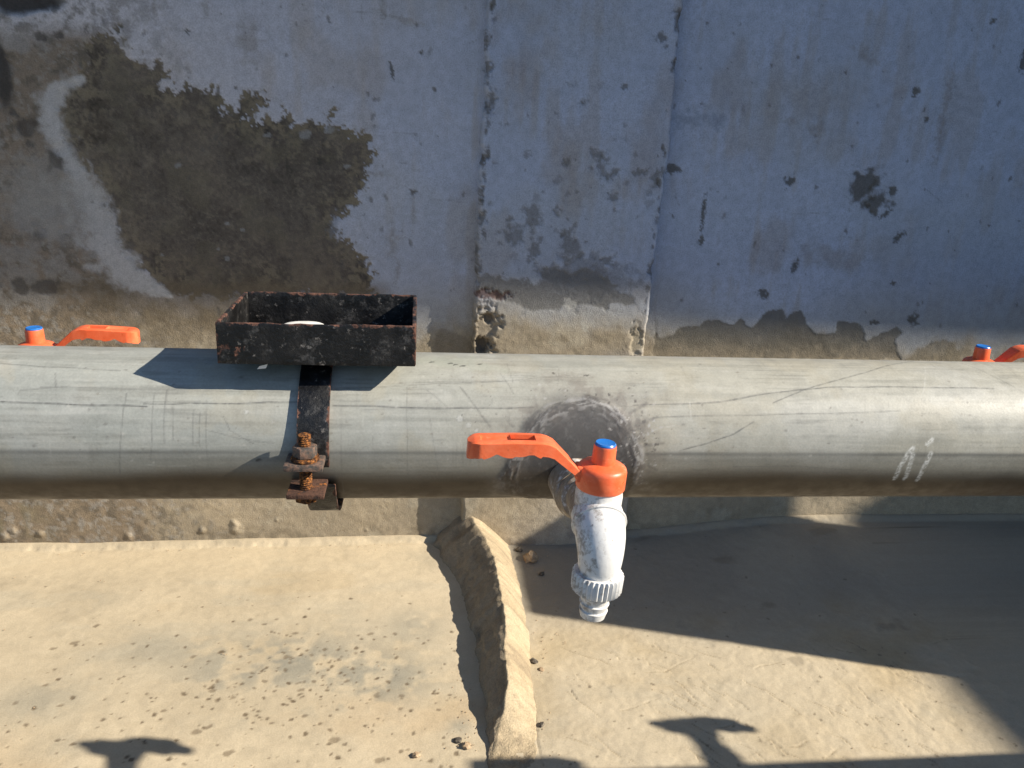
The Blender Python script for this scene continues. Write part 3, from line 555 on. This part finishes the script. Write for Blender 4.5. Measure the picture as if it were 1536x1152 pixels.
T.mix(rim*sstep(0.03, 0.16, arc)*0.75, (0.42, 0.41, 0.395)); T.mix(rim*sstep(0.03, 0.18, -arc)*0.6, (.075, .07, .068)); T.mix(soft*sstep(0.12, 0.25, fib)*0.5, (0.36, .35, .335))
T.mix(sstep(0.058, 0.024, rad + 0.016*n2 + 0.008*n3)*0.8, (0.055, 0.054, 0.055))
T.rough += soft*0.22; T.h += soft*(0.0005 + 0.0007*arc*rim + 0.0006*fbm(A, B, 60, 4, 123)) + rim*0.0004
for i in range(210):
    u, v = rng.gauss(955, 22), rng.gauss(675, 38)
    if rng.random() < .22: u, v = rng.gauss(850, 80), rng.gauss(596, 20)
    a, b = on_pipe(u, min(max(v, 560), 725)); r = rng.choice([.0003, .0004, .0005, .0009]); T.blob(a, b, r*1.5, r, rng.uniform(0, 3), rng.choice([(.07, .065, .06), (.1, .09, .08), (.4, .39, .37)]), rng.uniform(.4, .9), .8, 0, .4, i)
for pts in [pl((805, 608), (801, 596)), pl((925, 600), (930, 590)), pl((770, 640), (762, 632)), pl((950, 640), (985, 625)), pl((960, 670), (995, 665)), pl((955, 690), (985, 705)), pl((945, 620), (970, 605))]: T.stroke(pts, .0010, (.14, .13, .12), .6, .002, .6, 0, 3, 400)
T.mix(sstep(0, 1, pm)*sstep(seam-.006, seam-.022, B)*0.7, (.075, .055, .035))          # shadow of tap and lever painted dark under the stub
for pts in [pl((1342, 718), (1350, 700), (1362, 680), (1370, 672)), pl((1357, 718), (1364, 700), (1369, 682), (1368, 674)), pl((1376, 720), (1386, 700), (1396, 680)), pl((1391, 666), (1398, 660))]:
    T.stroke(pts, .0017, (.72, .72, .68), .85, .0016, .95, 0, 7, 900)                   # chalk strokes
for (u, v, r) in [(690, 628, 5), (703, 638, 4), (715, 646, 3), (370, 618, 3)]:           # little water marks
    a, b = on_pipe(u, v); q = r*.00043; dd = np.hypot(A-a, B-b); T.mix(np.exp(-((dd-q)/.0004)**2)*.6, (.25, .25, .23)); T.mix((dd < q)*.35, (.6, .6, .57))
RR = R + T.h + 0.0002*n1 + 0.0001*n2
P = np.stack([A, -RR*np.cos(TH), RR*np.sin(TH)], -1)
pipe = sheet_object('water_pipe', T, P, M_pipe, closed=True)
tag(pipe, 'thick grey water pipe running level across the picture with scratches and seam line', 'pipe')
for x in (-1.75, 2.65):
    st = pymesh('pipe_stand', *join(box(x-.05, x+.05, -.05, .05, -H-.04, -R-.004), box(x-.09, x+.09, -.08, .08, -R-.004, -R+.012)), M_brickwork, bevel=.004)
    tag(st, 'cement stand carrying the pipe ' + ('left' if x < 0 else 'right') + ' of the picture', 'pipe stand', 'stands under the pipe')

# ---------------------------------------------------------------- taps
def lever_mesh():
    n, ms = 70, 14
    xs = np.linspace(-0.0105, -0.0850, n)
    top = np.interp(xs, [-.0850, -.081, -.056, -.040, -.036, -.032, -.020, -.0105], [.0355, .0370, .0385, .0388, .0380, .0362, .0250, .0165])
    flange = np.interp(xs, [-.0850, -.078, -.067, -.058, -.048, -.041, -.030, -.018, -.0105], [.0105, .0100, .0070, .0094, .0068, .0088, .0076, .0056, .0036])
    flange += 0.0012*np.abs(np.sin((xs+.045)*math.pi/.0115))*((xs < -.040) & (xs > -.076))
    half = np.interp(xs, [-.0850, -.0843, -.0820, -.078, -.045, -.034, -.0105], [.0030, .0052, .0078, .0094, .0092, .0082, .0052])
    s = np.concatenate([[-1, -.80], np.linspace(-.62, .62, ms-4), [.80, 1]]); ms = len(s)
    V, Fc = [], []; idx = {}
    thick = 0.0028
    def inside(i, j):
        xm = .5*(xs[i]+xs[i+1]); sm = .5*(s[j]+s[j+1])
        return not (-.0590 < xm < -.0435 and abs(sm) < .50)
    def vt(i, j, lo):
        key = (i, j, lo)
        if key not in idx:
            edge = j in (0, 1, ms-2, ms-1) or i == 0 or i >= n-3
            zb = top[i] - (flange[i] if edge else thick)
            idx[key] = len(V); V.append((xs[i], s[j]*half[i], zb if lo else top[i] - (0.0007 if j in (0, ms-1) else 0.0013 if (-.077 < xs[i] < -.0595 and abs(s[j]) < .42) else 0)))
        return idx[key]
    cells = {(i, j) for i in range(n-1) for j in range(ms-1) if inside(i, j)}
    for (i, j) in cells:
        Fc.append((vt(i, j, 0), vt(i+1, j, 0), vt(i+1, j+1, 0), vt(i, j+1, 0))); Fc.append((vt(i, j, 1), vt(i, j+1, 1), vt(i+1, j+1, 1), vt(i+1, j, 1)))
        for (di, dj, p, q) in ((-1, 0, (i, j), (i, j+1)), (1, 0, (i+1, j), (i+1, j+1)), (0, -1, (i, j), (i+1, j)), (0, 1, (i, j+1), (i+1, j+1))):
            if (i+di, j+dj) not in cells: Fc.append((vt(*p, 0), vt(*q, 0), vt(*q, 1), vt(*p, 1)))
    return V, Fc
def make_tap():
    t = empty('tap')
    ZA = -0.0105                                                                      # axis of the body; the pipe lies towards +y
    stub = sweep([(0, .092, ZA-.012), (0, .046, ZA-.010), (0, .044, ZA-.009), (0, .034, ZA-.006), (0, .032, ZA-.005), (0, .020, ZA-.0015), (0, .014, ZA), (0, .006, ZA), (0, -.002, ZA)],
                 [.0185, .0180, .0165, .0160, .0135, .0138, .0154, .0162, .0162], 36)
    boss = lathe([(.0146, ZA-.002), (.0150, .0035), (.0142, .0085), (.0142, .0110)], 40)
    pymesh('valve_body', *stub, M_white_dirty, t); pymesh('valve_boss', *boss, M_white, t)
    bend, rad = [], []; BR = .0225; y0 = -.0010
    for kx in range(15):
        a = math.radians(90*kx/14); bend.append((0, y0 - BR*math.sin(a), ZA - BR*(1-math.cos(a)))); rad.append(np.interp(kx, [0, 3, 8, 14], [.0162, .0164, .0153, .0132]))
    zl = bend[-1][2]; yl = bend[-1][1]
    bend += [(0, yl, zl-.002), (0, yl, zl-.0045), (0, yl, zl-.0055)]; rad += [.0130, .0124, .0119]
    pymesh('spout', *sweep(bend, rad, 40), M_white, t)
    a = math.radians(24); cy, cz = y0 - BR*math.sin(a), ZA - BR*(1-math.cos(a)); tv = (0, -math.cos(a), -math.sin(a))
    rp = [(0, cy + tv[1]*q, cz + tv[2]*q) for q in (-.0012, -.0007, .0007, .0012)]
    pymesh('joint_ring', *sweep(rp, [.0160, .0174, .0174, .0160], 44), M_white, t)
    zn = zl - .0050
    pymesh('outlet_nut', *lathe([(.0118, zn, 0), (.0150, zn, .0004), (.0161, zn-.0012, .0015), (.0158, zn-.0115, .0015), (.0146, zn-.0128, .0004), (.0085, zn-.0128, 0)], 64, c=(0, yl, 0)), M_white, t, sharp=50)
    zo = zn - .0128
    pymesh('hose_nozzle', *lathe([(.0086, zo+.001), (.0086, zo-.0030), (.0096, zo-.0036), (.0084, zo-.0080), (.0094, zo-.0086), (.0080, zo-.0130), (.0090, zo-.0136), (.0078, zo-.0185), (.0060, zo-.0192), (.0058, zo-.012)], 36, c=(0, yl, 0)), M_nozzle, t)
    pymesh('collar', *lathe([(.0130, .0080), (.0150, .0080), (.0156, .0090), (.0155, .0200), (.0148, .0219), (.0134, .0230), (.0090, .0246), (.0075, .0250)], 48), M_orange, t)
    lug = pymesh('collar_lug', *box(-.0165, -.0085, -.0055, .0055, .0125, .0225), M_orange, t, bevel=.0012)
    bt = pymesh('stem_button', *lathe([(.0078, .0240), (.0074, .0262), (.0071, .0352), (.0068, .0362)], 36), M_orange, t)
    pymesh('cap', *lathe([(.0064, .0357), (.0066, .0370), (.0060, .0378), (.0052, .0376), (.0020, .0374)], 32), M_blue, bt)
    pymesh('lever', *lever_mesh(), M_orange, t, sharp=40, bevel=0)
    return t
TA, TB = 0.1264, 0.139; PITCHX = 0.869
tap = make_tap()
G1 = 'taps on the near side of the pipe'; G2 = 'taps on the wall side of the pipe'
def put_tap(o, x, y, rz, label, group): o.location = (x, y, -.004 if y > 0 else 0); o.rotation_euler = (0, math.radians(2.5) if rz == 0 else 0, rz); tag(o, label, 'tap', group)
put_tap(tap, 0.1147, -TA, 0, 'white plastic tap with orange lever, whole in front of the pipe over the kerb', G1)
put_tap(copy_tree(tap), -0.3265, TB, math.pi + .03, 'tap mostly hidden behind the pipe, its orange lever showing left of the black tray', G2)
put_tap(copy_tree(tap), 0.5540, TB, math.pi - .10, 'tap hidden behind the pipe with its orange lever cut by the right edge', G2)
put_tap(copy_tree(tap), 0.5453+PITCHX, TB, math.pi, 'tap on the wall side beyond the right edge, casting a shadow on the right slab', G2)
put_tap(copy_tree(tap), 0.1177+PITCHX, -TA, 0, 'tap on the near side of the pipe beyond the right edge', G1)

# ---------------------------------------------------------------- soap tray on its clamp
def plate(name, x0, x1, y0, y1, z0, z1, parent, mat, edges, step=.003, lab=None):
    """a thin plate, subdivided so that its worn edges can carry rust; edges names the worn sides"""
    import bmesh
    v, f = box(x0, x1, y0, y1, z0, z1); me = bpy.data.meshes.new(name); me.from_pydata(v, [], f)
    bm = bmesh.new(); bm.from_mesh(me); bmesh.ops.recalc_face_normals(bm, faces=bm.faces)
    bmesh.ops.bevel(bm, geom=bm.edges[:], offset=.0007, segments=2, profile=.6, affect='EDGES')
    for ax, lo, hi in ((0, x0, x1), (1, y0, y1), (2, z0, z1)):
        nn = int((hi-lo)/step)
        for q in range(1, nn):
            no = Vector([1 if k == ax else 0 for k in range(3)]); co = no*(lo + (hi-lo)*q/nn)
            bmesh.ops.bisect_plane(bm, geom=bm.verts[:]+bm.edges[:]+bm.faces[:], plane_co=co, plane_no=no, dist=1e-6)
    for vv in bm.verts:                      # slightly bent sheet iron
        q = np.array([vv.co.x*38 + vv.co.y*29]); e_ = (vnoise(q, q*0 + z1*900, 3)[0] - .5) + .5*(vnoise(q*4, q*0 + z1*700, 4)[0] - .5)
        if abs(vv.co.z - z1) < .0012: vv.co.z += .0011*e_
        if (y1 - y0) < .004: vv.co.y += .0009*e_
        if (x1 - x0) < .004: vv.co.x += .0009*e_
    bm.to_mesh(me); bm.free()
    at = me.attributes.new('edge', 'FLOAT', 'POINT'); vals = []
    lim = {'x0': (0, x0), 'x1': (0, x1), 'y0': (1, y0), 'y1': (1, y1), 'z0': (2, z0), 'z1': (2, z1)}
    for vv in me.vertices:
        d = min([abs(vv.co[lim[e][0]] - lim[e][1]) for e in edges] or [1]); q = max(0, 1 - d/.0026)
        if name == 'front_panel': q = max(q, 1.15 - math.hypot((vv.co.x+.054)/.012, (vv.co.z-.0715)/.0085))
        vals.append(q)
    at.data.foreach_set('value', vals)
    for p in me.polygons: p.use_smooth = True
    me.set_sharp_from_angle(angle=math.radians(50))
    o = link(name, me, mat, parent)
    if lab: o['label'] = lab
    return o
def make_tray():
    t = empty('soap_tray')
    x0, x1, y0, y1, z0, z1, k = -.0650, .0650, -.048, .052, .0605, .0885, .0026
    plate('front_panel', x0, x1, y0, y0+k, z0, z1, t, M_black, ['z1', 'x0', 'x1'], lab='front panel of the tray with a rusty patch at its left')
    plate('back_panel', x0, x1, y1-k, y1, z0, z1, t, M_black, ['z1'])
    plate('side_panel', x0, x0+k, y0+k, y1-k, z0, z1+.0004, t, M_black, ['z1']); plate('side_panel', x1-k, x1, y0+k, y1-k, z0, z1+.0006, t, M_black, ['z1', 'y0'])
    plate('base_panel', x0+k, x1-k, y0+k, y1-k, z0+.0004, z0+.003, t, M_black, [], .008)
    pymesh('sunlit_speck', [(-.0385, y0+.003, z0-.002), (-.033, y0+.002, z0-.0003), (-.0345, y0+.003, z0-.0035), (-.0405, y0+.004, z0-.0045), (-.037, y0+.006, z0-.003)], [(0, 1, 2, 3), (0, 4, 1), (1, 4, 2), (2, 4, 3), (3, 4, 0)], M_soap, t, smooth=False)  # white chip added to stand for a speck of sunlight under the tray
    # clamp: two bands around the pipe, bent out into lugs and drawn together by a bolt
    bx0, bx1 = -.0140, .0072
    def band(name, a0, a1, r, tk, mat, x0=bx0, x1=bx1, drop=0):
        n, mx = 40, 8; V, Fc, ed = [], [], []
        aa = np.linspace(math.radians(a0), math.radians(a1), n); xs_ = np.linspace(x0, x1, mx)
        for a in aa:
            for rr in (r, r+tk):
                for x in xs_: V.append((x, -rr*math.cos(a), rr*math.sin(a) - drop)); ed.append(max(0, 1-min(x-x0, x1-x)/.0035))
        m_ = 2*mx
        for i in range(n-1):
            for j in range(mx-1):
                Fc.append((i*m_+j, i*m_+j+1, (i+1)*m_+j+1, (i+1)*m_+j)); Fc.append((i*m_+mx+j, (i+1)*m_+mx+j, (i+1)*m_+mx+j+1, i*m_+mx+j+1))
            for j in (0, mx-1): Fc.append((i*m_+j, (i+1)*m_+j, (i+1)*m_+mx+j, i*m_+mx+j))
        for i in (0, n-1):
            for j in range(mx-1): Fc.append((i*m_+j, i*m_+mx+j, i*m_+mx+j+1, i*m_+j+1))
        o = pymesh(name, V, Fc, mat, t, sharp=60); at = o.data.attributes.new('edge', 'FLOAT', 'POINT')
        if len(o.data.vertices) == len(ed): at.data.foreach_set('value', ed)
        return o
    b1 = band('clamp_band', -9, 180, R+.0006, .0036, M_strap); b1['label'] = 'upper half of the clamp, black strap over the pipe'
    b2 = band('clamp_band', -174, -20, R+.0010, .0032, M_strap, bx0+.004, bx1+.0035, .0052); b2['label'] = 'lower half of the clamp, hanging loose under the pipe'
    pymesh('clamp_lug', *box(-.0205, .0050, -R-.0225, -R-.0006, -.0045, .0002), M_iron, t, bevel=.0012)
    pymesh('clamp_lug', *box(-.0195, .0055, -R-.0225, -R+.004, -.0245, -.0210), M_rust, t, bevel=.0010)
    cx_, cy_ = -.0075, -R-.0120
    thr = []; zt = .0180
    z = zt; thr.append((.0028, zt+.0008))
    while z > -.026: thr += [(.0043, z), (.0036, z-.0008)]; z -= .0016
    bolt = pymesh('bolt', *lathe(thr[:], 24, c=(cx_, cy_, 0)), M_orust, t, sharp=80)
    def hexa(z0_, z1_, r, rot): 
        vv = [(cx_+r*math.cos(rot+i*math.pi/3), cy_+r*math.sin(rot+i*math.pi/3), z_) for z_ in (z0_, z1_) for i in range(6)]
        return vv, [tuple(range(6))[::-1], tuple(range(6, 12))] + [(i, (i+1) % 6, 6+(i+1) % 6, 6+i) for i in range(6)]
    pymesh('nut', *hexa(.0030, .0105, .0082, .25), M_iron, bolt, bevel=.0008); pymesh('washer', *lathe([(.0042, .0004), (.0094, .0004), (.0096, .0016), (.0090, .0028), (.0042, .0028)], 24, c=(cx_, cy_, 0)), M_orust, bolt)
    pymesh('bolt_head', *hexa(-.0295, -.0248, .0080, .6), M_orust, bolt, bevel=.0008)
    return t
tray = make_tray(); tray.location = (-.0655, 0, 0)
tag(tray, 'black painted iron soap tray with rusty rims, clamped on top of the pipe', 'soap tray', 'soap trays clamped to the pipe')
tr2 = copy_tree(tray); tr2.location = (1.262, 0, 0); tr2['label'] = 'black iron soap tray on the pipe beyond the right edge'
sv, sf = [], []
n, mseg = 12, 28
for i in range(n+1):
    a = -math.pi/2 + math.pi*i/n
    for j in range(mseg):
        b = 2*math.pi*j/mseg; ca, cb, sb = math.cos(a), math.cos(b), math.sin(b); q = lambda v_, e: math.copysign(abs(v_)**e, v_)
        sv.append((.017*q(ca, .6)*q(cb, .8), .012*q(ca, .6)*q(sb, .8), .0050*q(math.sin(a), .8)))
for i in range(n):
    for j in range(mseg): sf.append((i*mseg+j, i*mseg+(j+1) % mseg, (i+1)*mseg+(j+1) % mseg, (i+1)*mseg+j))
so_ = pymesh('soap_bar', sv, sf, M_soap, sharp=80); so_.location = (-.083, .016, .0682); so_.rotation_euler = (.05, 0, .12)
tag(so_, 'worn white piece of soap lying inside the black tray', 'soap')

# ---------------------------------------------------------------- stones and crumbs
def rock(name, u, v, r, mat, label, sq=.6, seed=0):
    rg = random.Random(seed); import bmesh
    bm = bmesh.new(); bmesh.ops.create_icosphere(bm, subdivisions=2, radius=1)
    for q in bm.verts:
        k_ = 1 + .35*(vnoise(np.array([q.co.x*1.7+seed]), np.array([q.co.y*1.7+q.co.z*2.3]), seed)[0]-.5)*2
        q.co = Vector((q.co.x*1.1, q.co.y*.9, q.co.z*sq))*r*k_
    me = bpy.data.meshes.new(name); bm.to_mesh(me); bm.free()
    o = link(name, me, mat); a, b = on_floor(u, v)
    o.location = (a, b, float(floor_base(np.float64(a), np.float64(b))) + r*sq*.55); o.rotation_euler = (rg.uniform(-.3, .3), rg.uniform(-.3, .3), rg.uniform(0, 6))
    return tag(o, label, 'stone', 'stones and crumbs of mortar on the slabs')
rock('stone', 796, 840, .0150, M_stone, 'largest tan stone in the shade right of the kerb', .75, 1)
for (u, v, r, mt, lb, s_) in [(766, 815, .0095, M_dstone, 'dark crumb at the foot of the kerb, nearest the wall', 2), (778, 826, .0080, M_dstone, 'dark crumb between the kerb and the tan stone', 3), (801, 993, .0060, M_dstone, 'dark crumb on the sunny slab just right of the kerb', 4), (812, 1005, .0045, M_stone, 'tiny tan crumb just below the dark crumb right of the kerb', 5),
        (686, 1112, .0060, M_dstone, 'dark crumb left of the near end of the kerb', 6), (700, 1120, .0070, M_stone, 'tan crumb at the near end of the kerb', 7), (625, 1134, .0060, M_stone, 'tan crumb on the left slab near the bottom edge', 8), (812, 1088, .0052, M_dstone, 'dark crumb beside the seam right of the kerb, lowest one', 9), (812, 862, .0060, M_dstone, 'dark crumb just below the tan stone', 10)]:
    rock('mortar_crumb', u, v, r, mt, lb, .6, s_)
rng = random.Random(21); V, Fc = [], []
for i in range(420):
    mode = rng.random()
    if mode < .35: u = rng.gauss(695, 14); v = rng.uniform(800, 1130); u += (v-800)*.09 - 22
    elif mode < .6: u = rng.gauss(808, 26); v = rng.uniform(830, 1150)
    elif mode < .8: u, v = rng.uniform(0, 650), 826 - rng.uniform(0, 1)*.03*400 + rng.gauss(0, 4)
    else: u, v = rng.uniform(0, 1536), rng.uniform(840, 1150)
    a, b = on_floor(u, v); b = min(b, W-.006)
    z = float(floor_base(np.float64(a), np.float64(b))); r = rng.choice([.0006, .0008, .0011, .0016]); kx = len(V)
    for (x, y, zz_) in ((1, 0, 0), (-.5, .9, 0), (-.5, -.9, 0), (.1, 0, 1), (.2, .1, -1)): V.append((a+x*r*rng.uniform(.7, 1.3), b+y*r*rng.uniform(.7, 1.3), z+.001+zz_*r*.8))
    Fc += [(kx, kx+1, kx+3), (kx+1, kx+2, kx+3), (kx+2, kx, kx+3), (kx+1, kx, kx+4), (kx+2, kx+1, kx+4), (kx, kx+2, kx+4)]
tag(pymesh('grit', V, Fc, M_stone, smooth=False), 'fine grit scattered along the kerb and the foot of the wall', 'grit', kind='stuff')

# ---------------------------------------------------------------- what stands outside the picture and shades it
E_D = 0.95; EY = W - E_D; EZ = -0.172 + E_D/SY
rv, rf = box(-6, 7, EY, W+0.25, EZ, EZ+0.12)
rv = [(x, y, z - 0.020*(x - 2.6)) for x, y, z in rv]                                   # the slab falls slightly to the right
roof = pymesh('roof_slab', rv, rf, M_roof, smooth=False, bevel=.004)
tag(roof, 'concrete roof slab jutting from the top of the wall and shading it', 'roof')
pymesh('upper_wall', *box(-6, 7, W+0.0, W+0.24, 2.252, EZ-.10), M_brickwork, wall, smooth=False)
X1 = 1.80; PH = (X1-0.21)/SX - H
y_near, y_far = 0.76-SY/SX*(X1-0.22), W-SY/SX*(X1+.30-0.885)
pier = pymesh('masonry_pier', *join(box(X1, X1+.30, y_near, y_far, -H-.04, PH-.002)), M_brickwork, bevel=.006)
tag(pier, 'short cement rendered pier beyond the right edge, shading the right slab', 'pier')
X2 = 6.2; BH = (X2-0.912)/SX - H
bld = pymesh('side_wall', *box(X2, X2+.25, -9, W-.3, -H-.04, BH), M_brickwork, smooth=False, bevel=.01)
tag(bld, 'tall side wall far beyond the right edge, shading the right end', 'wall')
